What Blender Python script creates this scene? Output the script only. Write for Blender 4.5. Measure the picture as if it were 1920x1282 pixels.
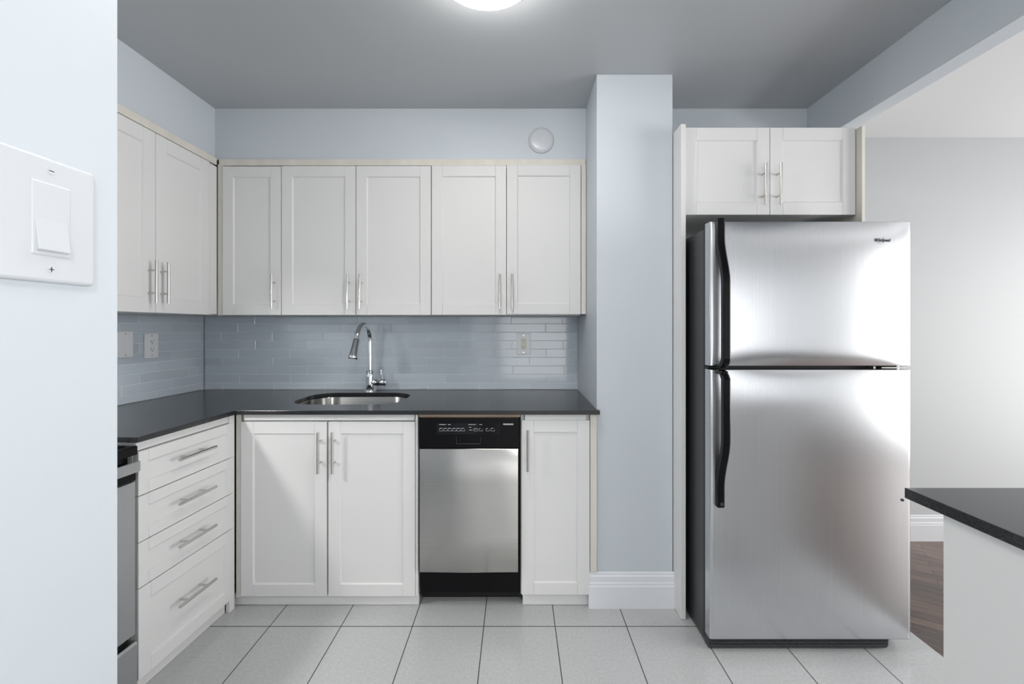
import bpy, bmesh, math, random
from mathutils import Matrix, Vector
random.seed(7)
for o in list(bpy.data.objects): bpy.data.objects.remove(o)
S = bpy.context.scene
COL = S.collection
PI = math.pi

# ------------------------------------------------------------------ camera
F = 850.0; HX, HY, CH = 968.0, 611.0, 1.2557      # focal length in px, principal point, eye height
cam = bpy.data.cameras.new('camera'); cam.sensor_width = 36; cam.sensor_fit = 'HORIZONTAL'
cam.lens = F / 1920 * 36; cam.shift_x = (960 - HX) / 1920; cam.shift_y = (HY - 641) / 1920
cam.clip_start = .02
co = bpy.data.objects.new('camera', cam); COL.objects.link(co)
co.location = (0, 0, CH); co.rotation_euler = (PI / 2, 0, 0); S.camera = co
def X(px, D): return (px - HX) * D / F
def Z(py, D): return CH - (py - HY) * D / F

# ------------------------------------------------------------------ light
w = bpy.data.worlds.new('daylight'); S.world = w; w.use_nodes = True
bgn = w.node_tree.nodes['Background']; bgn.inputs[0].default_value = (.93, .97, 1, 1); bgn.inputs[1].default_value = .85
def area(name, loc, rot, sx, sy, power, color):
    l = bpy.data.lights.new(name, 'AREA'); l.shape = 'RECTANGLE'; l.size = sx; l.size_y = sy
    l.energy = power; l.color = color
    o = bpy.data.objects.new(name, l); COL.objects.link(o); o.location = loc; o.rotation_euler = rot
    return o
WIN1 = (-.3, 4.4, .10, 2.10)      # x0 x1 z0 z1 window added for light in the unseen wall behind the camera, y = -3.6
WIN2 = (-1.3, 2.3, .10, 2.20)     # y0 y1 z0 z1 window added for light, out of view in the living room wall, x = 4.6
area('added_daylight_rear', (1.3, -3.52, .95), (PI / 2, 0, 0),
     3.2, 1.6, 22, (1, .985, .965))  # added area light behind the viewer, kept low to brighten the kitchen
area('added_daylight_side', (4.52, (WIN2[0] + WIN2[1]) / 2, 1.1), (0, PI / 2, 0),
     1.9, WIN2[1] - WIN2[0], 106, (1, .985, .965))  # added area light out of view, brightens the drawers and near wall
S.view_settings.view_transform = 'Standard'; S.view_settings.look = 'None'
S.view_settings.exposure = 0.46; S.view_settings.gamma = 1; S.view_settings.use_curve_mapping = False

# ------------------------------------------------------------------ materials
def srgb(r, g, b):
    return tuple(((c / 255) / 12.92 if c / 255 < .04045 else ((c / 255 + .055) / 1.055) ** 2.4) for c in (r, g, b)) + (1,)
def mat(name, col, rough=.5, metal=0, coat=0, spec=.5, emit=None, estr=0, noise=None, bump=None, aniso=0):
    """noise = (scale xyz, amount): albedo mottling;  bump = (scale xyz, strength, distance)"""
    m = bpy.data.materials.new(name); m.use_nodes = True
    nt = m.node_tree; b = nt.nodes['Principled BSDF']
    b.inputs['Base Color'].default_value = col; b.inputs['Roughness'].default_value = rough
    b.inputs['Metallic'].default_value = metal; b.inputs['Coat Weight'].default_value = coat
    b.inputs['Coat Roughness'].default_value = .08
    b.inputs['Specular IOR Level'].default_value = spec
    if aniso: b.inputs['Anisotropic'].default_value = aniso
    if emit: b.inputs['Emission Color'].default_value = emit; b.inputs['Emission Strength'].default_value = estr
    if noise or bump: tc = nt.nodes.new('ShaderNodeTexCoord')
    if noise:
        mp = nt.nodes.new('ShaderNodeMapping'); mp.inputs['Scale'].default_value = noise[0]
        n = nt.nodes.new('ShaderNodeTexNoise'); n.inputs['Scale'].default_value = 1; n.inputs['Detail'].default_value = 4
        mr = nt.nodes.new('ShaderNodeMapRange'); mr.inputs[1].default_value = .3; mr.inputs[2].default_value = .7
        mr.inputs[3].default_value = 1 - noise[1]; mr.inputs[4].default_value = 1 + noise[1]
        mx = nt.nodes.new('ShaderNodeMix'); mx.data_type = 'RGBA'; mx.blend_type = 'MULTIPLY'; mx.inputs[0].default_value = 1
        mx.inputs[6].default_value = col
        nt.links.new(tc.outputs['Object'], mp.inputs[0]); nt.links.new(mp.outputs[0], n.inputs[0])
        nt.links.new(n.outputs[0], mr.inputs[0]); nt.links.new(mr.outputs[0], mx.inputs[7])
        nt.links.new(mx.outputs[2], b.inputs['Base Color'])
    if bump:
        mp = nt.nodes.new('ShaderNodeMapping'); mp.inputs['Scale'].default_value = bump[0]
        n = nt.nodes.new('ShaderNodeTexNoise'); n.inputs['Scale'].default_value = 1; n.inputs['Detail'].default_value = 3
        bp = nt.nodes.new('ShaderNodeBump'); bp.inputs['Strength'].default_value = bump[1]; bp.inputs['Distance'].default_value = bump[2]
        nt.links.new(tc.outputs['Object'], mp.inputs[0]); nt.links.new(mp.outputs[0], n.inputs[0])
        nt.links.new(n.outputs[0], bp.inputs['Height']); nt.links.new(bp.outputs[0], b.inputs['Normal'])
    return m
M = {}
M['wall'] = mat('pale_blue_wall_paint', (.60, .645, .69, 1), .45, spec=.3, bump=((60, 60, 60), .12, .002))
M['wall_white'] = mat('white_wall_paint', (.38, .39, .40, 1), .5, bump=((60, 60, 60), .1, .002))
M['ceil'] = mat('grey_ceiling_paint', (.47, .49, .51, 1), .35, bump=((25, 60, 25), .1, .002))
M['cab'] = mat('warm_white_cabinet_lacquer', (.745, .745, .74, 1), .45, spec=.3)
M['cream'] = mat('cream_trim_board', (.70, .67, .61, 1), .5, noise=((20, 20, 3), .06))
M['trimw'] = mat('white_trim_paint', (.78, .80, .84, 1), .35)
M['steel'] = mat('brushed_nickel', (.60, .59, .57, 1), .22, 1)
M['chrome'] = mat('polished_chrome', (.86, .87, .89, 1), .06, 1)
M['black'] = mat('black_plastic', (.004, .004, .005, 1), .24, spec=.16)
M['blackglass'] = mat('black_glass', (.004, .004, .006, 1), .06, spec=.4)
M['fridgeside'] = mat('dark_grey_textured_steel', (.030, .031, .033, 1), .36, bump=((300, 300, 300), .25, .001))
M['rubber'] = mat('dark_gasket', (.01, .01, .012, 1), .6)
M['kick'] = mat('worn_black_kick_plate', (.010, .009, .008, 1), .35)
M['wood'] = mat('raw_wood_strip', (.50, .37, .27, 1), .6, noise=((6, 6, 60), .15))
M['white_plastic'] = mat('white_plastic', (.62, .645, .68, 1), .25)
M['plate'] = mat('white_wall_plate', (.86, .87, .90, 1), .3)
M['ivory_plastic'] = mat('ivory_receptacle', (.78, .76, .68, 1), .35)
M['dark'] = mat('slot_black', (.01, .01, .01, 1), .7)
M['grout'] = mat('white_grout', (.84, .88, .92, 1), .7)
M['print'] = mat('white_print', (.75, .77, .8, 1), .5)
M['badge'] = mat('dark_badge', (.06, .065, .08, 1), .3, .6)
M['lamp'] = mat('lamp_dome', (.9, .9, .88, 1), .4, emit=(1, .97, .93, 1), estr=24)
M['lamp_added'] = mat('added_hall_lamp_dome', (.9, .9, .86, 1), .4, emit=(1, .98, .94, 1), estr=60)  # glow of the added hall lamp, lifts drawers, floor and island side
M['trim_living'] = mat('living_room_baseboard_paint', (.50, .51, .53, 1), .4)
M['frame'] = mat('window_frame', (.85, .85, .85, 1), .4)

def steel_mat(name, base, rough, vert):
    """brushed stainless: fine grain stretched one way, broad smudges in the roughness"""
    m = bpy.data.materials.new(name); m.use_nodes = True; nt = m.node_tree; b = nt.nodes['Principled BSDF']
    b.inputs['Base Color'].default_value = base; b.inputs['Metallic'].default_value = 1
    tc = nt.nodes.new('ShaderNodeTexCoord')
    def noise(sc, detail=2):
        mp = nt.nodes.new('ShaderNodeMapping'); mp.inputs['Scale'].default_value = sc
        n = nt.nodes.new('ShaderNodeTexNoise'); n.inputs['Scale'].default_value = 1; n.inputs['Detail'].default_value = detail
        nt.links.new(tc.outputs['Object'], mp.inputs[0]); nt.links.new(mp.outputs[0], n.inputs[0]); return n
    g = noise((500, 500, 1.5) if vert else (1.5, 1.5, 500))
    s = noise((2, 2, 1.2), 1)
    mr = nt.nodes.new('ShaderNodeMapRange'); mr.inputs[3].default_value = rough * .92; mr.inputs[4].default_value = rough * 1.1
    nt.links.new(s.outputs[0], mr.inputs[0]); nt.links.new(mr.outputs[0], b.inputs['Roughness'])
    mr2 = nt.nodes.new('ShaderNodeMapRange'); mr2.inputs[1].default_value = .3; mr2.inputs[2].default_value = .7; mr2.inputs[3].default_value = .96; mr2.inputs[4].default_value = 1.04
    mx = nt.nodes.new('ShaderNodeMix'); mx.data_type = 'RGBA'; mx.blend_type = 'MULTIPLY'; mx.inputs[0].default_value = 1; mx.inputs[6].default_value = base
    nt.links.new(g.outputs[0], mr2.inputs[0]); nt.links.new(mr2.outputs[0], mx.inputs[7]); nt.links.new(mx.outputs[2], b.inputs['Base Color'])
    tg = nt.nodes.new('ShaderNodeTangent'); tg.direction_type = 'RADIAL'; tg.axis = 'Z'; nt.links.new(tg.outputs[0], b.inputs['Tangent'])
    b.inputs['Anisotropic'].default_value = .55 if vert else .85; b.inputs['Anisotropic Rotation'].default_value = 0 if vert else .25
    return m
M['stain'] = steel_mat('brushed_stainless_steel', (.61, .62, .64, 1), .25, True)
M['stain_dw'] = steel_mat('brushed_stainless_door', (.50, .49, .475, 1), .26, False)
M['stain_rg'] = steel_mat('smudged_stainless_range', (.52, .53, .54, 1), .36, False)
M['stain_sink'] = steel_mat('satin_sink_steel', (.40, .39, .375, 1), .25, False)

def quartz():
    m = mat('dark_grey_quartz', (.035, .036, .039, 1), .2, spec=.5)
    nt = m.node_tree; b = nt.nodes['Principled BSDF']; b.inputs['Coat Roughness'].default_value = .12
    tc = nt.nodes.new('ShaderNodeTexCoord'); n = nt.nodes.new('ShaderNodeTexNoise')
    n.inputs['Scale'].default_value = 420; n.inputs['Detail'].default_value = 2
    r = nt.nodes.new('ShaderNodeValToRGB'); r.color_ramp.elements[0].position = .35; r.color_ramp.elements[0].color = (.012, .0125, .014, 1)
    r.color_ramp.elements[1].position = .72; r.color_ramp.elements[1].color = (.036, .037, .040, 1)
    nt.links.new(tc.outputs['Object'], n.inputs[0]); nt.links.new(n.outputs[0], r.inputs[0]); nt.links.new(r.outputs[0], b.inputs['Base Color'])
    return m
M['quartz'] = quartz()

def glass_tile(name, base):
    m = mat(name, base, .12, coat=.8)
    nt = m.node_tree; b = nt.nodes['Principled BSDF']
    tc = nt.nodes.new('ShaderNodeTexCoord'); mp = nt.nodes.new('ShaderNodeMapping'); mp.inputs['Scale'].default_value = (4, 4, 260)
    n = nt.nodes.new('ShaderNodeTexNoise'); n.inputs['Scale'].default_value = 1
    oi = nt.nodes.new('ShaderNodeAttribute'); oi.attribute_name = 'tone'
    ad = nt.nodes.new('ShaderNodeMath'); ad.operation = 'MULTIPLY_ADD'; ad.inputs[1].default_value = .10; ad.inputs[2].default_value = .90
    ad2 = nt.nodes.new('ShaderNodeMath'); ad2.operation = 'MULTIPLY_ADD'; ad2.inputs[1].default_value = .10
    nt.links.new(tc.outputs['Object'], mp.inputs[0]); nt.links.new(mp.outputs[0], n.inputs[0])
    nt.links.new(n.outputs[0], ad.inputs[0]); nt.links.new(oi.outputs['Fac'], ad2.inputs[0]); nt.links.new(ad.outputs[0], ad2.inputs[2])
    mx = nt.nodes.new('ShaderNodeMix'); mx.data_type = 'RGBA'; mx.blend_type = 'MULTIPLY'; mx.inputs[0].default_value = 1
    mx.inputs[6].default_value = base; nt.links.new(ad2.outputs[0], mx.inputs[7]); nt.links.new(mx.outputs[2], b.inputs['Base Color'])
    return m
M['tile'] = glass_tile('blue_grey_glass_tile', (.56, .625, .69, 1))

def math_node(nt, op, a, b=None, c=None):
    n = nt.nodes.new('ShaderNodeMath'); n.operation = op
    for i, v in enumerate((a, b, c)):
        if v is None: continue
        if isinstance(v, (int, float)): n.inputs[i].default_value = v
        else: nt.links.new(v, n.inputs[i])
    return n.outputs[0]
def floor_tile():
    m = mat('light_grey_porcelain_tile', (.5, .5, .5, 1), .22, coat=.1)
    nt = m.node_tree; b = nt.nodes['Principled BSDF']
    g = nt.nodes.new('ShaderNodeNewGeometry'); sp = nt.nodes.new('ShaderNodeSeparateXYZ'); nt.links.new(g.outputs['Position'], sp.inputs[0])
    def line(v, off, per, wd):
        t = math_node(nt, 'SUBTRACT', v, off); t = math_node(nt, 'DIVIDE', t, per)
        fr = math_node(nt, 'FRACT', math_node(nt, 'ADD', t, .5)); d = math_node(nt, 'ABSOLUTE', math_node(nt, 'SUBTRACT', fr, .5))
        return math_node(nt, 'LESS_THAN', d, wd / per / 2)
    gx = line(sp.outputs[0], -.136, .2985, .0036); gy = line(sp.outputs[1], 1.896, .597, .0042)
    gr = math_node(nt, 'MAXIMUM', gx, gy)
    n1 = nt.nodes.new('ShaderNodeTexNoise'); n1.inputs['Scale'].default_value = 90; n1.inputs['Detail'].default_value = 6; n1.inputs['Roughness'].default_value = .75
    nt.links.new(g.outputs['Position'], n1.inputs[0])
    r = nt.nodes.new('ShaderNodeValToRGB'); r.color_ramp.elements[0].position = .3; r.color_ramp.elements[0].color = (.45, .46, .465, 1)
    r.color_ramp.elements[1].position = .75; r.color_ramp.elements[1].color = (.58, .585, .59, 1)
    nt.links.new(n1.outputs[0], r.inputs[0])
    mx = nt.nodes.new('ShaderNodeMix'); mx.data_type = 'RGBA'; nt.links.new(gr, mx.inputs[0]); nt.links.new(r.outputs[0], mx.inputs[6]); mx.inputs[7].default_value = (.03, .03, .03, 1)
    nt.links.new(mx.outputs[2], b.inputs['Base Color'])
    rr = math_node(nt, 'MULTIPLY_ADD', gr, .6, .22); nt.links.new(rr, b.inputs['Roughness'])
    return m
M['floor'] = floor_tile()
def parquet():
    m = mat('dark_brown_parquet', (.1, .05, .03, 1), .34)
    nt = m.node_tree; b = nt.nodes['Principled BSDF']
    g = nt.nodes.new('ShaderNodeNewGeometry'); mp = nt.nodes.new('ShaderNodeMapping')
    mp.inputs['Rotation'].default_value = (0, 0, .6); nt.links.new(g.outputs['Position'], mp.inputs[0])
    br = nt.nodes.new('ShaderNodeTexBrick'); br.inputs['Scale'].default_value = 1; br.inputs['Brick Width'].default_value = .3
    br.inputs['Row Height'].default_value = .055; br.inputs['Mortar Size'].default_value = .0012
    br.inputs['Color1'].default_value = (.17, .115, .095, 1); br.inputs['Color2'].default_value = (.085, .065, .058, 1); br.inputs['Mortar'].default_value = (.02, .015, .012, 1)
    nt.links.new(mp.outputs[0], br.inputs[0])
    mp2 = nt.nodes.new('ShaderNodeMapping'); mp2.inputs['Scale'].default_value = (8, 120, 1); nt.links.new(mp.outputs[0], mp2.inputs[0])
    n = nt.nodes.new('ShaderNodeTexNoise'); n.inputs['Scale'].default_value = 1; n.inputs['Detail'].default_value = 4; nt.links.new(mp2.outputs[0], n.inputs[0])
    mr = nt.nodes.new('ShaderNodeMapRange'); mr.inputs[1].default_value = .3; mr.inputs[2].default_value = .7; mr.inputs[3].default_value = .55; mr.inputs[4].default_value = 1.5
    nt.links.new(n.outputs[0], mr.inputs[0])
    mx = nt.nodes.new('ShaderNodeMix'); mx.data_type = 'RGBA'; mx.blend_type = 'MULTIPLY'; mx.inputs[0].default_value = 1
    nt.links.new(br.outputs[0], mx.inputs[6]); nt.links.new(mr.outputs[0], mx.inputs[7]); nt.links.new(mx.outputs[2], b.inputs['Base Color'])
    return m
M['parquet'] = parquet()

# ------------------------------------------------------------------ mesh helpers
class MB:
    def __init__(s): s.bm = bmesh.new()
    def box(s, x0, x1, y0, y1, z0, z1, bev=0, seg=1):
        vs = [s.bm.verts.new((x, y, z)) for z in (z0, z1) for y in (y0, y1) for x in (x0, x1)]
        fs = [(0, 2, 3, 1), (4, 5, 7, 6), (0, 1, 5, 4), (2, 6, 7, 3), (0, 4, 6, 2), (1, 3, 7, 5)]
        fc = [s.bm.faces.new([vs[i] for i in f]) for f in fs]
        if bev:
            es = list({e for f in fc for e in f.edges})
            bmesh.ops.bevel(s.bm, geom=es, offset=bev, segments=seg, profile=.5, affect='EDGES')
        return s
    def prism(s, pts, axis, a, b, bev=0):
        """polygon pts (2D) extruded along axis from a to b. axis z: (x,y); y: (x,z); x: (y,z)"""
        def P(p, t): return {'z': (p[0], p[1], t), 'y': (p[0], t, p[1]), 'x': (t, p[0], p[1])}[axis]
        A = [s.bm.verts.new(P(p, a)) for p in pts]; B = [s.bm.verts.new(P(p, b)) for p in pts]
        n = len(pts); fc = [s.bm.faces.new(A), s.bm.faces.new(B[::-1])]
        for i in range(n): fc.append(s.bm.faces.new([A[i], B[i], B[(i + 1) % n], A[(i + 1) % n]]))
        bmesh.ops.recalc_face_normals(s.bm, faces=fc)
        if bev:
            es = list({e for f in fc for e in f.edges})
            bmesh.ops.bevel(s.bm, geom=es, offset=bev, segments=1, affect='EDGES')
        return s
    def tube(s, pts, rad, n=20, caps=True):
        pts = [Vector(p) for p in pts]; R = rad if isinstance(rad, (list, tuple)) else [rad] * len(pts)
        t0 = (pts[1] - pts[0]).normalized(); up = Vector((0, 0, 1)) if abs(t0.z) < .9 else Vector((1, 0, 0))
        u = t0.cross(up).normalized(); rings = []
        for i, p in enumerate(pts):
            t = (pts[min(i + 1, len(pts) - 1)] - pts[max(i - 1, 0)]).normalized()
            u = (u - t * u.dot(t)).normalized(); v = t.cross(u)
            rings.append([s.bm.verts.new(p + (u * math.cos(k * 2 * PI / n) + v * math.sin(k * 2 * PI / n)) * R[i]) for k in range(n)])
        for a, b in zip(rings, rings[1:]):
            for k in range(n):
                f = s.bm.faces.new([a[k], a[(k + 1) % n], b[(k + 1) % n], b[k]]); f.smooth = True
        if caps:      # caps get their own vertices so the sides keep clean normals
            s.bm.faces.new([s.bm.verts.new(v.co) for v in rings[0][::-1]]); s.bm.faces.new([s.bm.verts.new(v.co) for v in rings[-1]])
        return s
    def loft(s, rings, close=True, smooth=True, cap0=True, cap1=True):
        R = [[s.bm.verts.new(p) for p in r] for r in rings]; n = len(R[0])
        for a, b in zip(R, R[1:]):
            for k in range(n if close else n - 1):
                f = s.bm.faces.new([a[k], a[(k + 1) % n], b[(k + 1) % n], b[k]]); f.smooth = smooth
        if cap0: s.bm.faces.new([s.bm.verts.new(v.co) for v in R[0][::-1]])
        if cap1: s.bm.faces.new([s.bm.verts.new(v.co) for v in R[-1]])
        return s
    def build(s, name, m, parent=None, label=None, recalc=True):
        if recalc: bmesh.ops.recalc_face_normals(s.bm, faces=s.bm.faces[:])
        me = bpy.data.meshes.new(name); s.bm.to_mesh(me); s.bm.free(); me.materials.append(M[m] if isinstance(m, str) else m)
        o = bpy.data.objects.new(name, me); COL.objects.link(o)
        if parent: o.parent = parent
        if label: o['label'] = label
        return o
def thing(name, label, cat, loc=(0, 0, 0), rz=0, group=None):
    o = bpy.data.objects.new(name, None); COL.objects.link(o); o.location = loc; o.rotation_euler = (0, 0, rz)
    o.empty_display_size = .05
    o['label'] = label; o['category'] = cat
    if group: o['group'] = group
    return o
def tag(o, label, cat, group=None):
    o['label'] = label; o['category'] = cat
    if group: o['group'] = group
    return o
def struct(name, mb, m, label=None):
    o = mb.build(name, m); o['kind'] = 'structure'
    if label: o['label'] = label
    return o
def rrect(x0, x1, y0, y1, r, n=8):
    pts = []
    for cx, cy, a0 in ((x1 - r, y1 - r, 0), (x0 + r, y1 - r, 90), (x0 + r, y0 + r, 180), (x1 - r, y0 + r, 270)):
        for k in range(n + 1):
            a = math.radians(a0 + 90 * k / n); pts.append((cx + r * math.cos(a), cy + r * math.sin(a)))
    return pts
def text_part(name, body, size, m, parent, loc, rot=(PI / 2, 0, 0), depth=.0003, sx=1, label=None, shear=0, bold=0):
    c = bpy.data.curves.new(name, 'FONT'); c.body = body; c.size = size; c.extrude = depth; c.align_x = 'CENTER'; c.align_y = 'CENTER'; c.shear = shear; c.offset = bold
    t = bpy.data.objects.new('tmp', c); COL.objects.link(t); bpy.context.view_layer.update()
    me = bpy.data.meshes.new_from_object(t.evaluated_get(bpy.context.evaluated_depsgraph_get()))
    bpy.data.objects.remove(t); me.name = name; me.materials.clear(); me.materials.append(M[m])
    o = bpy.data.objects.new(name, me); COL.objects.link(o); o.parent = parent; o.location = loc; o.rotation_euler = rot; o.scale = (sx, 1, 1)
    if label: o['label'] = label
    return o

# ------------------------------------------------------------------ room dimensions
D0, DB, DC, CEIL = 2.653, 2.35, 2.03, 2.382      # tile face, bulkhead face, column face, ceiling
CX0, CX1 = .3606, .700
TH = math.radians(86.63)                          # direction of the left-hand run
U = Vector((math.cos(TH), math.sin(TH), 0)); NIN = Vector((-math.sin(TH), math.cos(TH), 0))
def LW(y): return -1.829 + (y - D0) * .0588       # left wall face at depth y
ZC = .8835; CT = .0185                              # worktop height and thickness
YR = -3.6; XR = 4.6

# shell
mb = MB().box(-2.3, 1.62, -1.2, 2.9, -.1, 0); struct('floor', mb, 'floor')
mb = MB().box(1.62, XR + .2, -1.2, 2.9, -.1, 0).box(-.8, XR + .2, YR - .2, -1.2, -.1, 0); o = struct('floor_parquet', mb, 'parquet')
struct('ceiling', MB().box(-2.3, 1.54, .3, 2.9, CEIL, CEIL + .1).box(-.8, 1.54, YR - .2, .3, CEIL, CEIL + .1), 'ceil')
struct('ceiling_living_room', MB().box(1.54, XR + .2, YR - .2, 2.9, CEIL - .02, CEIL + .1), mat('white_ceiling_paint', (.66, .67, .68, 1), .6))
struct('wall_back', MB().box(-2.3, 1.54, D0 + .007, 2.9, 0, CEIL), 'wall')
struct('wall_back_living_room', MB().box(1.54, XR + .2, D0 + .007, 2.9, 0, CEIL), 'wall_white')
mb = MB().prism([(LW(2.9) - .007, 2.9), (LW(2.9) - .3, 2.9), (LW(.3) - .3, .3), (LW(.3) - .007, .3)], 'z', 0, CEIL); struct('wall_left', mb, 'wall')
struct('wall_near', MB().box(-.60, -.47, YR, .536, 0, CEIL, .002).box(-2.3, -.60, .416, .536, 0, CEIL), 'wall')
struct('wall_bulkhead_back', MB().box(-1.562, CX0, DB, D0 + .007, 2.115, CEIL), 'wall')
struct('wall_bulkhead_left', MB().box(-2.1, -1.562, .536, D0 + .007, 2.115, CEIL), 'wall')
struct('wall_bulkhead_right', MB().box(CX1, 1.507, DB, D0 + .007, 2.121, CEIL), 'wall')
struct('wall_column', MB().box(CX0, CX1, DC, D0 + .007, 0, CEIL, .0015), 'wall')
struct('wall_beam', MB().box(1.507, 1.582, YR, D0 + .007, 2.178, CEIL), 'wall')
# living room walls with openings for the added windows
x0, x1, z0, z1 = WIN1
struct('wall_rear', MB().box(-.8, x0, YR - .15, YR, 0, CEIL).box(x1, XR + .2, YR - .15, YR, 0, CEIL).box(x0, x1, YR - .15, YR, 0, z0).box(x0, x1, YR - .15, YR, z1, CEIL), 'wall_white')
y0, y1, z0, z1 = WIN2
struct('wall_right', MB().box(XR, XR + .15, YR, y0, 0, CEIL).box(XR, XR + .15, y1, 2.9, 0, CEIL).box(XR, XR + .15, y0, y1, 0, z0).box(XR, XR + .15, y0, y1, z1, CEIL), 'wall_white')
def window(name, ax, a0, a1, z0, z1, pos, n):
    m_ = MB()
    def b(p0, p1, q0, q1):
        if ax == 'x': m_.box(p0, p1, pos - .03, pos + .03, q0, q1, .003)
        else: m_.box(pos - .03, pos + .03, p0, p1, q0, q1, .003)
    b(a0, a1, z0, z0 + .05); b(a0, a1, z1 - .05, z1)
    for k in range(n + 1):
        c = a0 + (a1 - a0) * k / n; b(max(a0, c - .03), min(a1, c + .03), z0 + .05, z1 - .05)
    return struct(name, m_, 'frame')
window('added_window_1', 'x', WIN1[0], WIN1[1], WIN1[2], WIN1[3], YR - .1, 3)
window('added_window_2', 'y', WIN2[0], WIN2[1], WIN2[2], WIN2[3], XR + .1, 3)
def baseboard(name, pts_dir, m='trimw'):
    a, b, face, axis, sgn, h = pts_dir
    prof = [(0, 0), (.016, 0), (.016, h * .62), (.013, h * .64), (.013, h * .70), (.010, h * .73), (.010, h * .88), (.006, h * .92), (.006, h * .97), (.003, h), (0, h)]
    if axis == 'x': mbb = MB().prism([(face + sgn * p, z) for p, z in prof], 'x', a, b)
    else: mbb = MB().prism([(face + sgn * p, z) for p, z in prof], 'y', a, b)
    return struct(name, mbb, m)
baseboard('baseboard_column', (.3216, .7035, DC - .001, 'x', -1, .158))
baseboard('baseboard_back', (1.582, XR, D0 + .006, 'x', -1, .150), 'trim_living')
baseboard('baseboard_right', (YR, D0, XR, 'y', -1, .150), 'trim_living')

# ------------------------------------------------------------------ cabinet pieces (local: x along width, -y towards the room)
def door_mesh(w, h, st=.055, th=.019):
    d = MB(); b = .0012; g = .0004
    d.box(0, st, 0, th, 0, h, b).box(w - st, w, 0, th, 0, h, b)
    d.box(st + g, w - st - g, 0, th, 0, st, b).box(st + g, w - st - g, 0, th, h - st, h, b)
    # recessed panel with a bevelled edge
    x0, x1, z0, z1 = st, w - st, st, h - st; r = .007; s_ = .004
    v = [d.bm.verts.new(p) for p in ((x0, .0015, z0), (x1, .0015, z0), (x1, .0015, z1), (x0, .0015, z1),
                                     (x0 + s_, r, z0 + s_), (x1 - s_, r, z0 + s_), (x1 - s_, r, z1 - s_), (x0 + s_, r, z1 - s_))]
    for k in range(4): d.bm.faces.new([v[k], v[(k + 1) % 4], v[4 + (k + 1) % 4], v[4 + k]])
    d.bm.faces.new(v[4:])
    d.box(x0 - .003, x1 + .003, r + .004, th - .002, z0 - .003, z1 + .003)
    return d
def bar_handle(parent, x, z, L=.178, vertical=True, stand=.034, rot=0, kind='handle'):
    """stainless T-bar centred at (x, z) on the door face y=0"""
    e = MB(); r = .0058; c = .048
    if vertical:
        dx = math.tan(rot) * L / 2
        e.tube([(x - dx, -stand, z - L / 2), (x + dx, -stand, z + L / 2)], r, 16)
        for s_ in (-1, 1): e.tube([(x + s_ * dx * .5, .001, z + s_ * c), (x + s_ * dx * .5, -stand, z + s_ * c)], .0042, 12)
    else:
        e.tube([(x - L / 2, -stand, z), (x + L / 2, -stand, z)], r, 16)
        for s_ in (-1, 1): e.tube([(x + s_ * c, .001, z), (x + s_ * c, -stand, z)], .0042, 12)
    return e.build(kind, 'steel', parent)
def door(parent, x, z, w, h, hx=None, hz=None, st=.055, name='door', hrot=0, hlen=.178, stand=.034, yoff=0, vert=True):
    o = door_mesh(w, h, st).build(name, 'cab', parent); o.location = (x, yoff, z)
    if hx is not None: bar_handle(o, hx - x, hz - z, hlen, vert, stand, hrot)
    return o
def carcass(parent, x0, x1, y0, y1, z0, z1, top=True, t=.016, m='cab', name='body'):
    c = MB(); c.box(x0, x0 + t, y0, y1, z0, z1).box(x1 - t, x1, y0, y1, z0, z1)
    c.box(x0 + t, x1 - t, y1 - .006, y1, z0, z1).box(x0 + t, x1 - t, y0, y1 - .006, z0, z0 + t)
    if top: c.box(x0 + t, x1 - t, y0, y1 - .006, z1 - t, z1)
    return c.build(name, m, parent)

# ------------------------------------------------------------------ upper cabinets on the back wall
DU = 2.335; UB, UT = Z(590.5, DU), Z(311, DU)
def upper(name, label, pxa, pxb, doors, grp='upper cabinets along the back wall'):
    xa, xb = X(pxa, DU), X(pxb, DU); ox = (xa + xb) / 2
    t = thing(name, label, 'cabinet', (ox, DU, UB), 0, grp)
    carcass(t, xa - ox + .001, xb - ox - .001, .020, D0 - DU - .004, .0, UT - UB + .008)
    for (a, b, hp, rot, dz0, dz1) in doors:
        a_, b_ = X(a, DU), X(b, DU)
        door(t, a_ - ox, dz0, b_ - a_, UT - UB + dz1 - dz0, X(hp, 2.30) - ox, Z(546.5, 2.30) - UB, hrot=rot)
    return t
upper('upper_cabinet', 'narrow white single-door wall cabinet in the left corner of the back wall', 416.6, 526.9, [(417, 526.3, 508.7, 0, 0, -.002)])
upper('upper_cabinet', 'white two-door wall cabinet hanging directly above the sink and faucet', 527.3, 808.2, [(527.8, 666.3, 650.8, 0, 0, 0), (667.6, 807.6, 674, .012, 0, 0)])
upper('upper_cabinet', 'white two-door wall cabinet above the dishwasher, next to the column', 808.6, 1089.3, [(809.3, 949.2, 937.2, -.006, .001, .002), (950.2, 1089, 960.5, -.008, .004, .005)])
o = MB().box(X(1089.6, DU) + .001, .3585, DU - .004, DU + .02, UB + .005, UT + .004, .001).build('filler_strip', 'cream')
tag(o, 'narrow cream filler strip between the right end of the wall cabinets and the column', 'trim strip')
o = MB().box(-1.536, .358, DU + .006, DB - .001, UT + .004, 2.118, .001).build('top_rail', 'cream')
tag(o, 'cream top rail running above the back wall cabinets', 'trim strip')
o = MB().box(-1.5405, X(416.6, DU) - .001, DU + .004, DU + .024, UB - .001, UT + .009).build('corner_filler', 'cream')
tag(o, 'cream corner filler strip between the left and back wall cabinets', 'trim strip')

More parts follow.
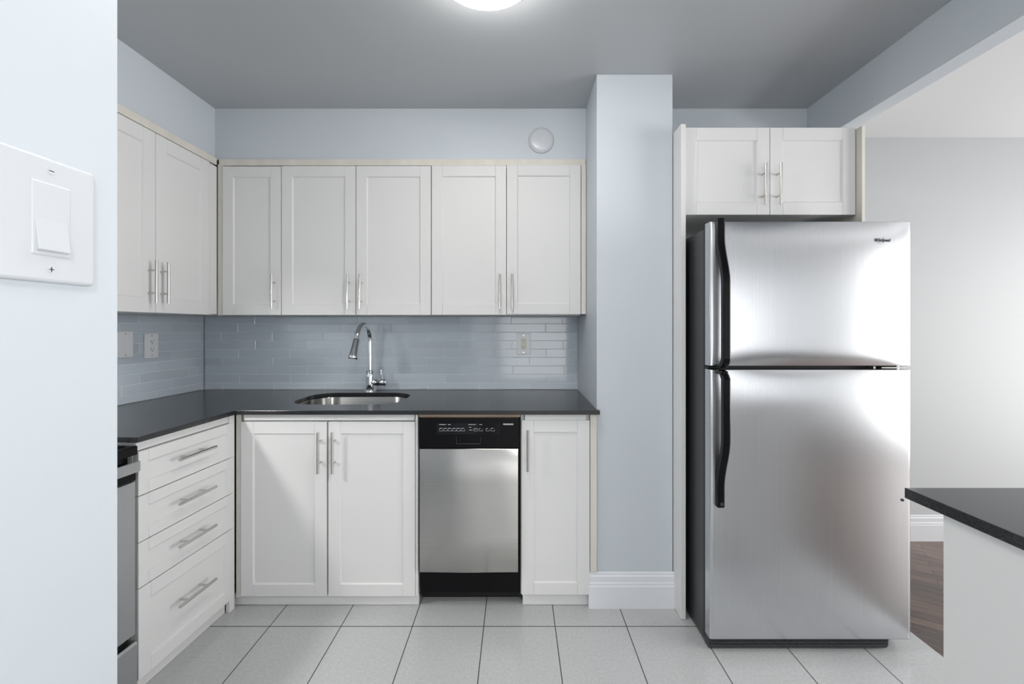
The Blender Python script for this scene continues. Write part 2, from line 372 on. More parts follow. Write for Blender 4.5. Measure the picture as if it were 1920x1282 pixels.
# upper cabinet on the left wall: local x runs to the back (+Y), front faces +X
XL = -1.540
t = thing('upper_cabinet', 'white two-door wall cabinet on the left wall above the wall plates', 'cabinet', (XL, 1.58, UB), PI / 2, 'left wall cabinet')
c = MB(); b0, b1 = 0, 2.332 - 1.58
c.prism([(0, .020), (b1, .020), (b1, .285), (0, .33)], 'z', .0, .016).prism([(0, .020), (b1, .020), (b1, .285), (0, .33)], 'z', UT - UB - .008, UT - UB + .008)
c.box(0, .016, .02, .33, .016, UT - UB - .008).box(b1 - .016, b1, .02, .285, .016, UT - UB - .008).box(.016, b1 - .016, .27, .285, .016, UT - UB - .008)
c.build('body', 'cab', t)
door(t, .002, 0, 1.9365 - 1.58 - .003, UT - UB, 1.897 - 1.58, Z(528, 1.897) - UB, st=.062)
door(t, 1.938 - 1.58, 0, 2.276 - 1.938, UT - UB, 1.963 - 1.58, Z(530, 1.963) - UB, st=.062)
MB().box(2.278 - 1.58, b1, 0, .019, .004, UT - UB - .006, .001).build('end_stile', 'cab', t)
o = MB().box(-1.560, XL + .0, 1.0, 2.332, UT + .003, 2.118, .001).build('top_rail', 'cream'); tag(o, 'cream top rail running above the left wall cabinet', 'trim strip')
# second cabinet of that wall, over the range, mostly hidden by the near wall
t = thing('upper_cabinet', 'white wall cabinet above the range, mostly hidden by the near wall', 'cabinet', (XL, .99, UB), PI / 2)
c = MB().prism([(0, .02), (.588, .02), (.588, .34), (0, .34)], 'z', .25, UT - UB + .008); c.build('body', 'cab', t)
door(t, .002, .25, .29, UT - UB - .25); door(t, .295, .25, .29, UT - UB - .25)

# ------------------------------------------------------------------ base cabinets on the back run
DD = 2.015; DZ0, DZ1 = Z(1118, DD), Z(790.5, DD)
def base(name, label, xa, xb, doors, header, kick, hl):
    ox = (xa + xb) / 2
    t = thing(name, label, 'cabinet', (ox, DD, 0), 0)
    carcass(t, xa - ox, xb - ox, .021, .610, DZ0, ZC - CT - .002, top=False)
    MB().box(header[0] - ox, header[1] - ox, .006, .0205, DZ1 + .004, ZC - CT - .003, .001).build('header_rail', 'cab', t)
    MB().box(kick[0] - ox, kick[1] - ox, .026, .044, .001, DZ0 - .002, .001).build('toe_kick', 'cab', t)
    for a, b, hp, dz in doors:
        door(t, X(a, DD) - ox, DZ0 + dz, X(b, DD) - X(a, DD), DZ1 - DZ0 + (-.0), X(hp, 1.98) - ox, Z(849.5 if hl == 0 else 845.5, 1.98) + 0, st=.0535, hlen=.181)
    return t
t = base('base_cabinet', 'white two-door base cabinet under the sink', X(450.5, DD), X(784, DD) - .002, [(451.6, 612.4, 595.5, 0), (615.4, 778.3, 622.3, 0)],
     (X(455, DD), X(776.5, DD)), (X(427, 2.04), X(785, 2.04)), 0)
ox = (X(450.5, DD) + X(784, DD) - .002) / 2
MB().box(X(778.8, DD) - ox, X(784, DD) - .002 - ox, .004, .0205, DZ0, ZC - CT - .003, .001).build('end_stile', 'cab', t)
base('base_cabinet', 'narrow white single-door base cabinet between dishwasher and column', X(976.5, DD), X(1106.5, DD), [(978, 1105.7, 990, .007)],
     (X(984, DD), X(1099.5, DD)), (X(980, 2.04), X(1103.5, 2.04)), 1)
o = MB().box(X(1106.8, DD) + .0005, .3585, DC - .012, DC - .0015, .1605, ZC - CT - .002).build('filler_strip', 'cream'); tag(o, 'cream filler strip beside the narrow base cabinet, against the column', 'trim strip')
o = MB().box(-1.249, X(450.5, DD) - .001, 2.022, 2.0345, .045, ZC - CT - .002).build('corner_filler', 'cream'); tag(o, 'cream vertical filler in the inner corner between the drawers and sink cabinet', 'trim strip')
o = MB().box(X(785.5, DD), X(975.5, DD), DD + .004, DD + .03, Z(782, DD), ZC - CT - .001).build('wood_strip', 'wood'); tag(o, 'raw wood strip between the dishwasher and the worktop above', 'trim strip')

# ------------------------------------------------------------------ drawer base on the left run
t = thing('drawer_cabinet', 'white base cabinet with four drawers beside the range', 'cabinet', (-1.250, 2.005, 0), TH)
WDR = .473
c = MB().box(-WDR, -.001, .021, .585, .055, ZC - CT - .002); c.build('body', 'cab', t)
MB().box(-WDR, -.022, .008, .0205, .833, ZC - CT - .003, .001).build('header_rail', 'cab', t)
MB().box(-.021, .012, .004, .0205, .0, ZC - CT - .003, .001).build('end_stile', 'cab', t)
MB().box(-WDR, -.022, .024, .042, .001, .054, .001).build('toe_kick', 'cab', t)
def drawer(z0, z1, hz, st):
    o = door_mesh(WDR - .002, z1 - z0, st).build('drawer', 'cab', t); o.location = (-WDR + .001, 0, z0)
    bar_handle(o, .227, hz - z0, .187, False, .034); return o
drawer(.6795, .829, .7635, .040); drawer(.5215, .6765, .600, .040); drawer(.366, .5185, .443, .040); drawer(.055, .363, .224, .050)

# ------------------------------------------------------------------ worktop with sink cut-out
SX0, SX1, SY0, SY1, SR = -1.100, -.566, 2.150, 2.528, .125
outer = [(LW(D0 - .002) + .002, D0 - .002), (CX0 - .002, D0 - .002), (CX0 - .002, DC - .0015), (.3685, DC - .0015), (.3685, 1.995), (-1.238, 1.995), (-1.2664, 1.516), (LW(1.556) + .002, 1.516 + .0376)]
hole = rrect(SX0, SX1, SY0, SY1, SR, 12)
def slab(outer, hole, z0, z1):
    m_ = MB(); bm = m_.bm; es = []
    for loop in (outer, hole):
        if not loop: continue
        vs = [bm.verts.new((p[0], p[1], z1)) for p in loop]
        es += [bm.edges.new((vs[i], vs[(i + 1) % len(vs)])) for i in range(len(vs))]
    bmesh.ops.triangle_fill(bm, edges=es, use_beauty=True)
    r = bmesh.ops.extrude_face_region(bm, geom=bm.faces[:])
    for v in r['geom']:
        if isinstance(v, bmesh.types.BMVert): v.co.z = z0
    bmesh.ops.recalc_face_normals(bm, faces=bm.faces[:])
    rim = [e for e in bm.edges if all(abs(v.co.z - z1) < 1e-6 for v in e.verts) and len(e.link_faces) == 2 and abs(e.link_faces[0].normal.dot(e.link_faces[1].normal)) < .5]
    bmesh.ops.bevel(bm, geom=rim, offset=.0015, segments=2, affect='EDGES', profile=.5)
    return m_
o = slab(outer, hole, ZC - CT, ZC).build('worktop', 'quartz'); tag(o, 'dark grey quartz worktop, L-shaped, holding the sink', 'countertop')

# sink bowl
t = thing('kitchen_sink', 'stainless steel undermount sink set into the dark worktop', 'sink', ((SX0 + SX1) / 2, (SY0 + SY1) / 2, ZC - CT - .002))
hx, hy = (SX1 - SX0) / 2, (SY1 - SY0) / 2
def ring(g, z, r): return [(p[0], p[1], z) for p in rrect(-hx - g, hx + g, -hy - g, hy + g, r, 12)]
b = MB(); b.loft([ring(.025, 0, SR), ring(.004, 0, SR), ring(.002, -.006, SR), ring(-.004, -.12, SR - .01), ring(-.012, -.155, SR - .02), ring(-.035, -.175, SR - .04), ring(-.16, -.182, .02)], cap0=False)
o = b.build('bowl', 'stain_sink', t); 
sm = o.modifiers.new('thickness', 'SOLIDIFY'); sm.thickness = .0015; sm.offset = -1
MB().tube([(0, 0, -.183), (0, 0, -.176)], .045, 28).build('drain', 'chrome', t)

# faucet
FX, FY = -.833, 2.585
t = thing('kitchen_faucet', 'chrome gooseneck pull-down faucet behind the sink', 'faucet', (FX, FY, ZC))
MB().tube([(0, 0, 0), (0, 0, .006), (0, 0, .010)], [.031, .031, .026], 32).build('base_ring', 'chrome', t)
MB().tube([(0, 0, .008), (0, 0, .085), (0, 0, .118), (0, 0, .122)], [.0245, .0235, .0225, .016], 32).build('faucet_body', 'chrome', t)
neck = [(0, 0, .12), (0, 0, .20), (0, 0, .27)]; R = .096; zc_ = .283
tilt = -.05
for k in range(25):
    a = PI * k / 24 * .93; neck.append((tilt * R * (1 - math.cos(a)), -R + R * math.cos(a), zc_ + R * math.sin(a)))
MB().tube(neck, .0125, 24).build('spout_neck', 'chrome', t)
e = Vector(neck[-1]); d = (Vector(neck[-1]) - Vector(neck[-2])).normalized(); d = (d + Vector((-.07, -.05, 0))).normalized()
MB().tube([e, e + d * .004, e + d * .09, e + d * .094, e + d * .108, e + d * .112], [.0135, .0165, .0215, .0245, .0255, .021], 28).build('spray_head', 'chrome', t)
o = MB().tube([(.010, 0, .052), (.050, 0, .052), (.051, 0, .052), (.086, -.004, .052), (.092, -.004, .052)], [.0195, .0195, .0180, .0195, .017], 28).build('valve_cap', 'chrome', t)
MB().tube([(.074, -.002, .066), (.066, .0, .092), (.060, .004, .122), (.0595, .004, .126)], [.0055, .0050, .0065, .003], 16).build('lever', 'chrome', t)

# ------------------------------------------------------------------ glass tile backsplash
def tiles(m_, length, zlo, zhi, phase, thick=.006, seed=1):
    """running-bond glass tiles in the local plane x (0..length), z; returns tone list"""
    rnd = random.Random(seed); bm = m_.bm; lay = bm.verts.layers.float.get('tone') or bm.verts.layers.float.new('tone')
    P, H, G = .300, .0493, .0024
    k = 0; z = .9236 - H
    rows = []
    while z < zhi: rows.append((z, z + H, k)); z += H; k += 1
    for za, zb, k in rows:
        off = (phase + .0985 * k) % P
        x = off - P
        while x < length:
            a, b = max(x + G / 2, .0015), min(x + P - G / 2, length - .0015); c0, c1 = max(za + G / 2, zlo + .0015), min(zb - G / 2, zhi - .001)
            if b - a > .004 and c1 - c0 > .004:
                n0 = len(bm.verts); m_.box(a, b, -thick, 0, c0, c1, .0010)
                bm.verts.ensure_lookup_table(); tn = rnd.random(); ax, az = rnd.uniform(-1, 1) * .0022, rnd.uniform(-1, 1) * .007
                cx, cz = (a + b) / 2, (c0 + c1) / 2
                for v in bm.verts[n0:]:
                    v[lay] = tn
                    if v.co.y < -thick / 2: v.co.y += (v.co.x - cx) * ax + (v.co.z - cz) * az
            x += P
t = thing('tile_backsplash', 'blue-grey glass tile backsplash on the back wall behind the faucet', 'backsplash', (-1.823, D0 + .006, 0))
Lb = CX0 - .001 + 1.823; m_ = MB(); tiles(m_, Lb, ZC + .001, UB - .001, (-1.718 + 1.823))
m_.build('tiles', 'tile', t, recalc=False); MB().box(0, Lb, -.004, .0005, ZC + .001, UB - .001).build('grout', 'grout', t)
t = thing('tile_backsplash', 'pale blue-grey glass tile backsplash on the left wall around the wall plates', 'backsplash', (LW(.6) - .0055, .6, 0), TH)
Ll = (D0 - .6) / math.sin(TH) - .001; m_ = MB(); tiles(m_, Ll, ZC + .001, UB - .001, (2.34 - .6 + .0) , seed=4)
m_.build('tiles', 'tile', t, recalc=False); MB().box(0, Ll, -.004, .0005, ZC + .001, UB - .001).build('grout', 'grout', t)

# ------------------------------------------------------------------ wall plates (local plate faces -y)
def plate(t, w, h): MB().box(-w / 2, w / 2, -.006, 0, -h / 2, h / 2, .0022, 2).build('face_plate', 'plate', t)
def screw(t, z, y=-.0066): MB().tube([(0, y + .001, z), (0, y, z)], .0032, 12).build('screw', 'steel', t)
def gfci(t, m='ivory_plastic'):
    r = MB().box(-.0165, .0165, -.0082, -.004, -.0335, .0335, .0012).build('receptacle', m, t)
    for c in (-.0205, .0185):
        MB().prism([(-.0065, c), (-.0065, c + .009), (-.0085, c + .009), (-.0085, c + .0055), (-.0115, c + .0055), (-.0115, c + .0035), (-.0085, c + .0035), (-.0085, c)], 'y', -.0086, -.0078).build('slot', 'dark', r)
        MB().box(.0060, .0078, -.0086, -.0078, c, c + .0085).build('slot', 'dark', r)
        MB().tube([(0, -.0078, c - .0065), (0, -.0086, c - .0065)], .0026, 10).build('ground_hole', 'dark', r)
    MB().box(-.012, .008, -.0090, -.0078, -.0065, -.0015, .0004).build('test_button', m, r)
    MB().box(-.012, .008, -.0090, -.0078, .0005, .0055, .0004).build('reset_button', m, r)
t = thing('wall_outlet', 'white double socket plate on the back wall to the right of the faucet', 'outlet', (X(981.7, D0), D0 - .0022, Z(644.5, D0)))
plate(t, .079, .121); gfci(t); screw(t, .050); screw(t, -.050)
t = thing('wall_outlet', 'white double socket plate on the left wall, nearer the corner', 'outlet', (LW(2.292) + .0022, 2.292, Z(648, 2.292)), TH)
plate(t, .080, .124); gfci(t, 'plate'); screw(t, .050); screw(t, -.050)
t = thing('blank_switch_plate', 'white wall plate with a plain flat insert, beside the near wall edge', 'wall plate', (LW(2.147) + .0022, 2.147, Z(645.5, 2.147)), TH)
plate(t, .084, .124); MB().box(-.0165, .0165, -.0075, -.004, -.0335, .0335, .0008).build('insert', 'plate', t); screw(t, .050); screw(t, -.050)
# big rocker switch on the near wall
t = thing('light_switch', 'large white rocker switch plate on the near wall at far left', 'light switch', (-.4705, .452, 1.361), PI / 2)
MB().box(-.048, .048, -.0065, 0, -.062, .062, .0035, 3).build('face_plate', 'white_plastic', t)
MB().box(-.0190, .0190, -.0076, -.005, -.0360, .0360, .0010, 2).build('switch_frame', 'white_plastic', t)
MB().prism([(-.0070, -.0325), (-.0118, -.0310), (-.0080, .0), (-.0072, .0325), (-.006, .0325), (-.006, -.0325)], 'x', -.0155, .0155, .0006).build('rocker', 'white_plastic', t)
for z in (-.049, .049):
    o = MB().tube([(0, -.0058, z), (0, -.0072, z)], .0036, 20).build('screw', 'white_plastic', t)
    MB().box(-.0025, .0025, -.0074, -.0070, z - .0004, z + .0004).box(-.0004, .0004, -.0074, -.0070, z - (.0025 if z < 0 else 0), z + (.0025 if z < 0 else 0.0001)).build('screw_slot', 'fridgeside', o)

# round cover plate on the bulkhead
def lathe_y(mb, cx, cz, prof, n=48):
    mb.loft([[(cx + r * math.cos(2 * PI * k / n), y, cz + r * math.sin(2 * PI * k / n)) for k in range(n)] for r, y in prof], cap0=False, cap1=True)
m_ = MB(); lathe_y(m_, 0, 0, [(.066, .0), (.0665, -.004), (.064, -.008), (.056, -.0135), (.046, -.0155), (.02, -.0165)])
o = m_.build('round_cover_plate', 'white_plastic'); o.location = (X(1014.5, DB), DB - .0005, Z(264, DB)); tag(o, 'round white cover plate on the wall above the back cabinets', 'cover plate')

# ceiling lamps: one in the kitchen, one added out of view to brighten the room
def dome_lamp(label, loc, m):
    t = thing('ceiling_lamp', label, 'ceiling lamp', loc)
    MB().tube([(0, 0, -.018), (0, 0, -.0005)], .172, 48).build('lamp_base', 'white_plastic', t)
    n = 48; prof = [(.163, -.018), (.160, -.030), (.145, -.048), (.118, -.062), (.080, -.072), (.04, -.077), (.012, -.078)]
    MB().loft([[(r * math.cos(2 * PI * k / n), r * math.sin(2 * PI * k / n), z) for k in range(n)] for r, z in prof], cap0=False).build('lamp_shade', m, t)
dome_lamp('white glowing dome lamp on the ceiling', (-.0945, 1.405, CEIL), 'lamp')
dome_lamp('added dome lamp behind the viewer, out of view, brightening the kitchen', (.25, -.9, CEIL), 'lamp_added')

t = thing('added_range_hood', 'added white range hood over the range, out of view, holding a fill light', 'range hood', (-1.66, 1.17, 1.50))  # hood added out of view to carry a light for the left tiles
MB().prism([(-.20, .06), (-.20, .0), (.20, .0), (.20, .02), (.12, .06)], 'y', -.28, .28, .002).build('hood_body', 'white_plastic', t)
MB().box(-.06, .06, -.10, .10, -.006, .0, .002).build('added_hood_lamp', mat('added_hood_lamp_lens', (.9, .9, .88, 1), .4, emit=(1, .98, .95, 1), estr=125), t)  # added glowing lens, brightens the left tiles and worktop

# ------------------------------------------------------------------ dishwasher
DW0, DW1 = X(785, 2.005), X(975.5, 2.005); ox = (DW0 + DW1) / 2; hw = (DW1 - DW0) / 2
t = thing('dishwasher', 'slim dishwasher with black control panel and stainless door', 'dishwasher', (ox, 2.0, 0))
MB().box(-hw + .001, hw - .001, .034, .58, .06, .845).build('body', 'black', t)
p0, p1 = -hw + .002, X(972.5, 2.0) - ox
cz0, cz1 = Z(839.5, 2.0), Z(783.5, 2.0)
pan = MB().prism([(a, b_) for a, b_ in ((p0, cz0), (p1, cz0), (p1, cz1), (p0 + .008, cz1), (p0 + .003, cz1 - .003), (p0, cz1 - .010))], 'y', 0, .033, .001).build('control_panel', 'black', t)
q = MB().box(X(818, 2) - ox, X(938, 2) - ox, -.0014, .0005, Z(814, 2), Z(793, 2), .0006).build('display_window', 'blackglass', pan)
lat = MB(); lx0, lx1, lz0, lz1 = X(855.5, 2) - ox, X(901, 2) - ox, Z(832, 2), Z(819, 2)
lat.box(lx0, lx1, -.0035, .0005, lz0, lz0 + .002, .0006).box(lx0, lx0 + .0016, -.0030, .0005, lz0, lz1, .0005).box(lx1 - .0012, lx1, -.0020, .0005, lz0, lz1, .0004); lat.build('door_latch', 'fridgeside', pan)
MB().tube([(lx0 + .012, -.001, Z(825, 2)), (lx0 + .022, -.006, Z(826, 2))], [.006, .004], 12).build('latch_tab', 'blackglass', pan)
for a_ in [824 + k * 8.1 for k in range(6)] + [888.5, 898, 911, 920.5]:
    a = X(a_, 2) - ox; za, zb_ = Z(807.7, 2), Z(804, 2)
    MB().prism([(a, zb_), (a, za), (a + .0165, za), (a + .0165, zb_), (a + .016, zb_), (a + .016, za + .0006), (a + .0005, za + .0006), (a + .0005, zb_)], 'y', -.0018, -.0012).build('button', 'print', pan)
for px0, px1, py in [(824 + k * 8.1, 829.5 + k * 8.1, 802.5) for k in range(6)] + [(823.5, 836, 795.5), (840, 845, 795.5), (878, 892, 795.5), (879.5, 883.5, 800.8), (879.5, 885.5, 805.8), (888.5, 895, 803.2), (898, 901, 803.2), (911, 915, 803), (920.5, 925, 802.4), (899, 904, 795.5)]:
    q2 = MB().box(X(px0, 2) - ox, X(px1, 2) - ox, -.0018, -.0012, Z(py, 2) - .0009, Z(py, 2) + .0005); q2.build('printed_mark', 'print', pan)
text_part('brand_lettering', 'FRIGIDAIRE', .0095, 'print', pan, (X(953, 2) - ox, -.0004, Z(795.3, 2)), sx=.92, bold=.00018)
dz0, dz1 = Z(1073.5, 2.0), Z(841, 2.0); w_ = X(971.3, 2.0) - X(787, 2.0)
dd = MB(); rings = []
for (z, y) in ((dz0, .012), (dz0, .003), (dz0 + .003, .0), (dz0 + .15, -.0015), ((dz0 + dz1) / 2, -.0022), (dz1 - .15, -.0015), (dz1 - .003, 0), (dz1, .003), (dz1, .012)):
    row = []
    for k in range(25):
        s_ = k / 24; bx = X(787, 2.0) - ox + w_ * s_; row.append((bx, y - .0025 * (1 - (2 * s_ - 1) ** 2) + .0010 * math.sin(s_ * 9 + z * 3), z))
    rings.append(row)
dd.loft(rings, close=False, cap0=False, cap1=False); dd.box(X(787, 2.0) - ox, X(787, 2.0) - ox + w_, .009, .033, dz0, dz1)
dd.build('door', 'stain_dw', t)
MB().box(X(792, 2.1) - ox, hw - .003, .100, .112, .001, .115).box(-hw + .004, hw - .003, .04, .10, .115, dz0 - .002).build('kick_plate', 'kick', t)
for px, pz in ((802, .098), (893, .044), (921, .038)): MB().tube([(X(px, 2.1) - ox, .1005, pz), (X(px, 2.1) - ox, .098, pz)], .003, 10).build('screw', 'steel', t)

# ------------------------------------------------------------------ range (local frame of the left run)
RW = .76; RO = Vector((-1.250, 2.005, 0)) - U * (WDR + .005 + RW)
t = thing('kitchen_range', 'stainless steel electric range with black glass top, half hidden by near wall', 'range', RO, TH)
MB().box(.004, RW - .004, .03, .60, .03, .82).build('body', 'black', t)
MB().box(0, RW, -.004, .60, .823, .8535, .004, 2).build('cooktop_frame', 'black', t)
MB().box(.025, RW - .012, .03, .54, .8536, .8556, .0008).build('glass_top', 'blackglass', t)
for cx, cy, r in ((.20, .15, .105), (.56, .15, .085), (.20, .40, .085), (.56, .40, .105)):
    m_ = MB(); n = 48; A = [[(cx + rr * math.cos(2 * PI * k / n), cy + rr * math.sin(2 * PI * k / n), .8558) for k in range(n)] for rr in (r, r - .004)]
    m_.loft(A, cap0=False, cap1=False); m_.build('burner_ring', 'fridgeside', t)
MB().box(.01, RW - .035, .52, .58, .857, 1.02, .006, 2).build('backguard', 'black', t)
dr = MB().box(.003, RW - .003, .002, .03, .220, .735, .002).build('oven_door', 'stain_rg', t)
MB().box(.003, RW - .003, -.002, .028, .737, .790, .004).build('door_top_trim', 'black', dr)
hd = MB().box(.02, RW - .022, -.034, -.026, .775, .809, .0015).build('oven_handle', 'stain_rg', dr)
for a in (.05, RW - .085): MB().box(a, a + .04, -.027, .0, .780, .803, .002).build('handle_mount', 'black', hd)
MB().box(.10, RW - .08, .012, .024, .792, .822).build('vent_strip', 'chrome', t)
MB().prism([(-.004, .03), (-.006, .19), (.0, .198), (.03, .198), (.03, .03)], 'x', .003, RW - .003, .001).build('storage_drawer', 'stain_rg', t)

# ------------------------------------------------------------------ refrigerator
FD = 1.74; FX0, FX1 = X(1331, FD), X(1708, FD); W = FX1 - FX0; fc = (FX0 + FX1) / 2
t = thing('refrigerator', 'stainless steel top-freezer refrigerator with black handles', 'refrigerator', (fc, FD, 0))
hw = W / 2
MB().box(-hw + .003, hw - .004, .062, .70, .012, 1.640, .004, 2).build('cabinet_body', 'fridgeside', t)
MB().box(-hw + .008, hw - .010, .046, .061, .06, 1.635).build('door_gasket', 'rubber', t)
def fdoor(z0, z1):
    m_ = MB(); nx, nz = 40, 40; g = []
    zc, hz = (z0 + z1) / 2, (z1 - z0) / 2
    for j in range(nz + 1):
        v = -1 + 2 * j / nz; v = math.copysign(1 - (1 - abs(v)) ** 1.8, v); row = []
        for i in range(nx + 1):
            u_ = -1 + 2 * i / nx; u_ = math.copysign(1 - (1 - abs(u_)) ** 1.8, u_)
            y = -.014 * (1 - abs(u_) ** 2.6) * (1 - abs(v) ** 9) - .004 * (1 - abs(v) ** 14)*0
            ey = .004 * max(0, (abs(u_) - .988) / .012) ** 2
            row.append(m_.bm.verts.new((u_ * hw, y + ey, zc + v * hz)))
        g.append(row)
    for j in range(nz):
        for i in range(nx):
            f = m_.bm.faces.new([g[j][i], g[j][i + 1], g[j + 1][i + 1], g[j + 1][i]]); f.smooth = True
    B = {}
    for (i, j) in [(i, 0) for i in range(nx + 1)] + [(i, nz) for i in range(nx + 1)] + [(0, j) for j in range(nz + 1)] + [(nx, j) for j in range(nz + 1)]:
        if (i, j) not in B: c_ = g[j][i].co; B[(i, j)] = m_.bm.verts.new((c_.x, .044, c_.z))
    loop = [(i, 0) for i in range(nx)] + [(nx, j) for j in range(nz)] + [(i, nz) for i in range(nx, 0, -1)] + [(0, j) for j in range(nz, 0, -1)]
    for a, b_ in zip(loop, loop[1:] + loop[:1]): m_.bm.faces.new([g[a[1]][a[0]], B[a], B[b_], g[b_[1]][b_[0]]])
    m_.bm.faces.new([B[a] for a in loop])
    return m_
z_fb, z_ft = Z(685.5, FD), Z(415.5, FD); z_rb, z_rt = Z(1198, FD), Z(693, FD)
d1 = fdoor(z_fb, z_ft).build('freezer_door', 'stain', t)
d2 = fdoor(z_rb, z_rt).build('refrigerator_door', 'stain', t)
def fhandle(parent, prof, name='handle'):
    """prof: (z, standoff, half width, thickness) of a bowed grip near the left edge"""
    m_ = MB(); tr = MB(); R1, R2 = [], []
    for z, so, hwid, th in prof:
        c = -hw + .034; y = -so
        a = [(c - hwid, y + th / 2), (c - hwid, y - th / 2 + .002), (c - hwid + .003, y - th / 2), (c + hwid - .006, y - th / 2), (c + hwid, y - th / 2 + .006), (c + hwid, y + th / 2)]
        R1.append([(p[0], p[1], z) for p in a])
    m_.loft(R1, smooth=False)
    return m_.build(name, 'black', parent)
def bow(z):  # helper for smoothstep
    z = max(0, min(1, z)); return z * z * (3 - 2 * z)
pf = []
for k in range(33):
    s_ = k / 32; z = z_ft + .008 + (z_fb - .004 - z_ft - .008) * s_
    so = .016 + .046 * bow((s_ - .12) / .33) - .040 * bow((s_ - .955) / .045); pf.append((z, so, .0145, .022 if s_ < .95 else .022 + .02 * (s_ - .95) / .05))
h1 = fhandle(d1, pf)
MB().box(-hw + .0205, -hw + .0475, -.010, .004, z_ft - .07, z_ft + .006, .002).build('handle_mount', 'black', h1)
MB().box(-hw + .0205, -hw + .0475, -.055, .004, z_fb + .0, z_fb + .012, .003).build('handle_mount', 'black', h1)
pf = []; zb = Z(947, FD)
for k in range(33):
    s_ = k / 32; z = z_rt + .002 + (zb - z_rt - .002) * s_
    so = .062 - .040 * (1 - bow(s_ / .05)) * 1 - .048 * bow((s_ - .48) / .38); pf.append((z, so, .0145, .022))
h2 = fhandle(d2, pf)
MB().box(-hw + .0205, -hw + .0475, -.052, .004, z_rt - .014, z_rt - .001, .003).build('handle_mount', 'black', h2)
MB().box(-hw + .0205, -hw + .0475, -.012, .004, zb, zb + .06, .002).build('handle_mount', 'black', h2)
MB().tube([(-hw + .034, -.024, zb + .014), (-hw + .034, -.0275, zb + .014)], .007, 16).build('screw', 'fridgeside', h2)
# badge lettering
bx, bz = X(1651, FD) - fc, Z(451, FD)
def yfront(x, z, z0, z1):
    u_ = x / hw; v = (z - (z0 + z1) / 2) / ((z1 - z0) / 2); return -.014 * (1 - abs(u_) ** 2.6) * (1 - abs(v) ** 9)
yl, yr_ = yfront(bx - .034, bz, z_fb, z_ft), yfront(bx + .034, bz, z_fb, z_ft)
sl = math.atan2(yr_ - yl, .068); yb = (yl + yr_) / 2 - .0022
bd = text_part('brand_lettering', 'Whirlpool', .0185, 'badge', d1, (bx, yb, bz), rot=(PI / 2, 0, sl), sx=.80, shear=.15, bold=.0001, depth=.0006)
sw = MB(); pts = []
for k in range(33):
    a = 2 * PI * (k / 32) * .86 + .55; pts.append((bx - .004 + .0165 * math.cos(a) * 1.0 + .004 * math.sin(a), yb - .0007 + math.tan(sl) * (-.004 + .0165 * math.cos(a)), bz + .0105 * math.sin(a)))
sw.tube(pts, [.0004] * 33, 6).build('brand_swirl', 'steel', d1)
# hinges, plug, grille
MB().prism([(X(1672, FD) - fc, z_ft + .0005), (X(1703, FD) - fc, z_ft + .0005), (X(1703, FD) - fc, z_ft + .009), (X(1693, FD) - fc, z_ft + .012)], 'y', .01, .10, .001).build('top_hinge', 'steel', t)
MB().box(X(1640, FD) - fc, X(1644, FD) - fc, .006, .05, z_rt + .003, z_fb - .003).box(X(1655, FD) - fc, X(1700, FD) - fc, .004, .05, z_rt + .004, z_fb - .005, .001).tube([(X(1690, FD) - fc, .02, z_rt), (X(1690, FD) - fc, .02, z_fb)], .006, 12).build('middle_hinge', 'steel', t)
MB().box(-hw - .001, -hw + .05, .010, .05, z_rt + .003, z_fb - .004, .001).build('hinge_cap', 'black', t)
MB().box(X(1678, FD) - fc, X(1700, FD) - fc, .01, .05, z_rb - .008, z_rb - .001, .001).build('bottom_hinge', 'steel', t)
pz = Z(936.5, FD); px = X(1690.5, FD) - fc
MB().tube([(px, yfront(px, pz, z_rb, z_rt) + .003, pz), (px, yfront(px, pz, z_rb, z_rt) - .003, pz)], [.006, .005], 16).build('screw_plug', 'badge', d2)
gr = MB(); g0, g1 = -hw + .004, X(1674, FD) - fc
gr.prism([(g0, .006), (g1 - .008, .006), (g1, .014), (g1, .044), (g0, .044)], 'y', .020, .060, .001)
for z in (.018, .030): gr.box(g0 + .002, g1 - .004, .016, .0205, z, z + .004, .0005)
gr.build('base_grille', mat('dusty_black_grille', (.03, .031, .035, 1), .5, noise=((160, 160, 300), .75)), t)

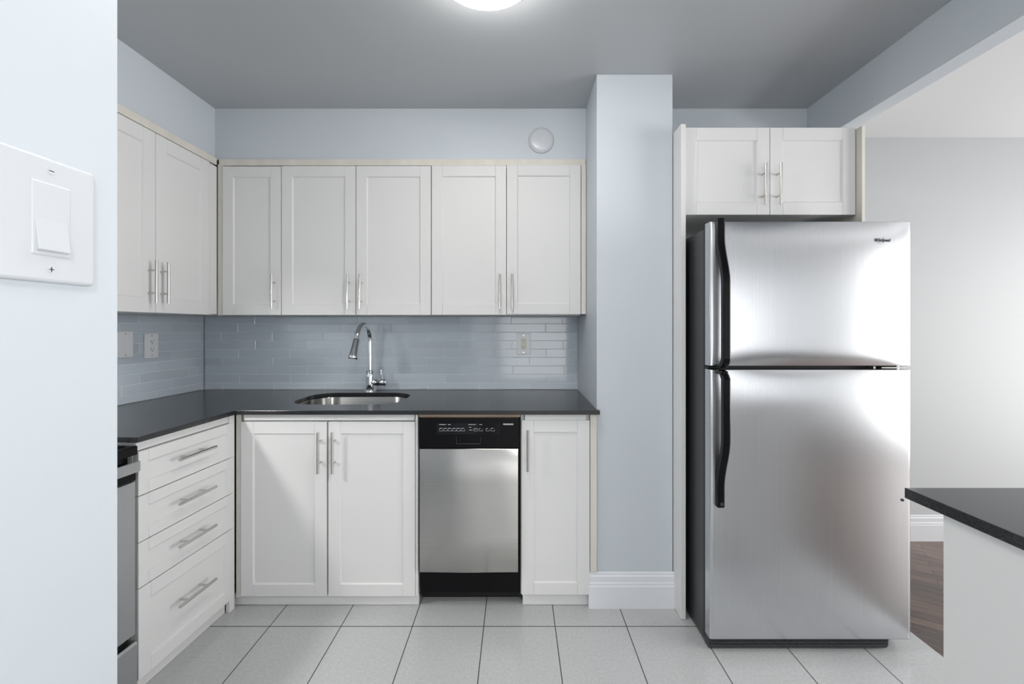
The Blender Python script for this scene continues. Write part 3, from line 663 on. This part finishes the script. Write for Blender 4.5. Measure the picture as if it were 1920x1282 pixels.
# ------------------------------------------------------------------ cabinet over the refrigerator and its side panels
DF = 1.97
o = MB().box(.7035, .7245, 1.937, D0 - .003, .002, 2.119, .001).build('side_panel', 'cab'); tag(o, 'tall white side panel between the column and the refrigerator', 'side panel')
o = MB().box(1.4768, 1.4905, 1.937, D0 + .003, 1.668, 2.112, .001).build('side_panel', 'cream'); tag(o, 'cream side panel at the right end of the cabinet over the refrigerator', 'side panel')
xa, xb = .726, X(1604.5, DF); ox = (xa + xb) / 2; fb, ft = Z(402.5, DF), Z(239, DF)
t = thing('upper_cabinet', 'white two-door cabinet above the refrigerator', 'cabinet', (ox, DF, fb))
carcass(t, xa - ox, xb - ox, .020, D0 - DF - .004, 0, ft - fb - .001)
hz = Z(343.7, 1.935) - fb
xm = X(1443.7, DF)
door(t, xa - ox + .001, 0, xm - xa - .0022, ft - fb, X(1436.7, 1.935) - ox, hz, st=.055)
door(t, xm - ox + .0012, 0, xb - xm - .002, ft - fb, X(1465.3, 1.935) - ox, hz, st=.055)

# ------------------------------------------------------------------ peninsula on the right
ix0, iy1 = X(1695.6, 1.0442), 1.0442
o = MB().box(ix0, 1.62, -.55, iy1, ZC - .0235, ZC, .0015, 2).build('island_worktop', 'quartz'); tag(o, 'dark grey quartz worktop of the island at the lower right', 'countertop')
t = thing('kitchen_island', 'plain cream-white island base under the dark worktop at right', 'island', ((ix0 + 1.6) / 2, .2, 0))
cx = (ix0 + 1.6) / 2
MB().box(ix0 + .010 - cx, 1.56 - cx, -.72, .960 - .2, .001, ZC - .0245, .001).build('body', 'cab', t)

# ------------------------------------------------------------------ living room behind the camera (unseen; ottoman added to darken the fridge reflection)
t = thing('ottoman', 'long dark grey ottoman added out of view to darken the refrigerator reflection', 'ottoman', (3.35, -1.25, 0))
MB().box(-.85, .85, -.45, .45, .10, .42, .04, 3).build('seat', 'fridgeside', t)
for a in (-.75, .75):
    for b_ in (-.36, .36): MB().tube([(a, b_, 0), (a, b_, .11)], .02, 10).build('leg', 'black', t)
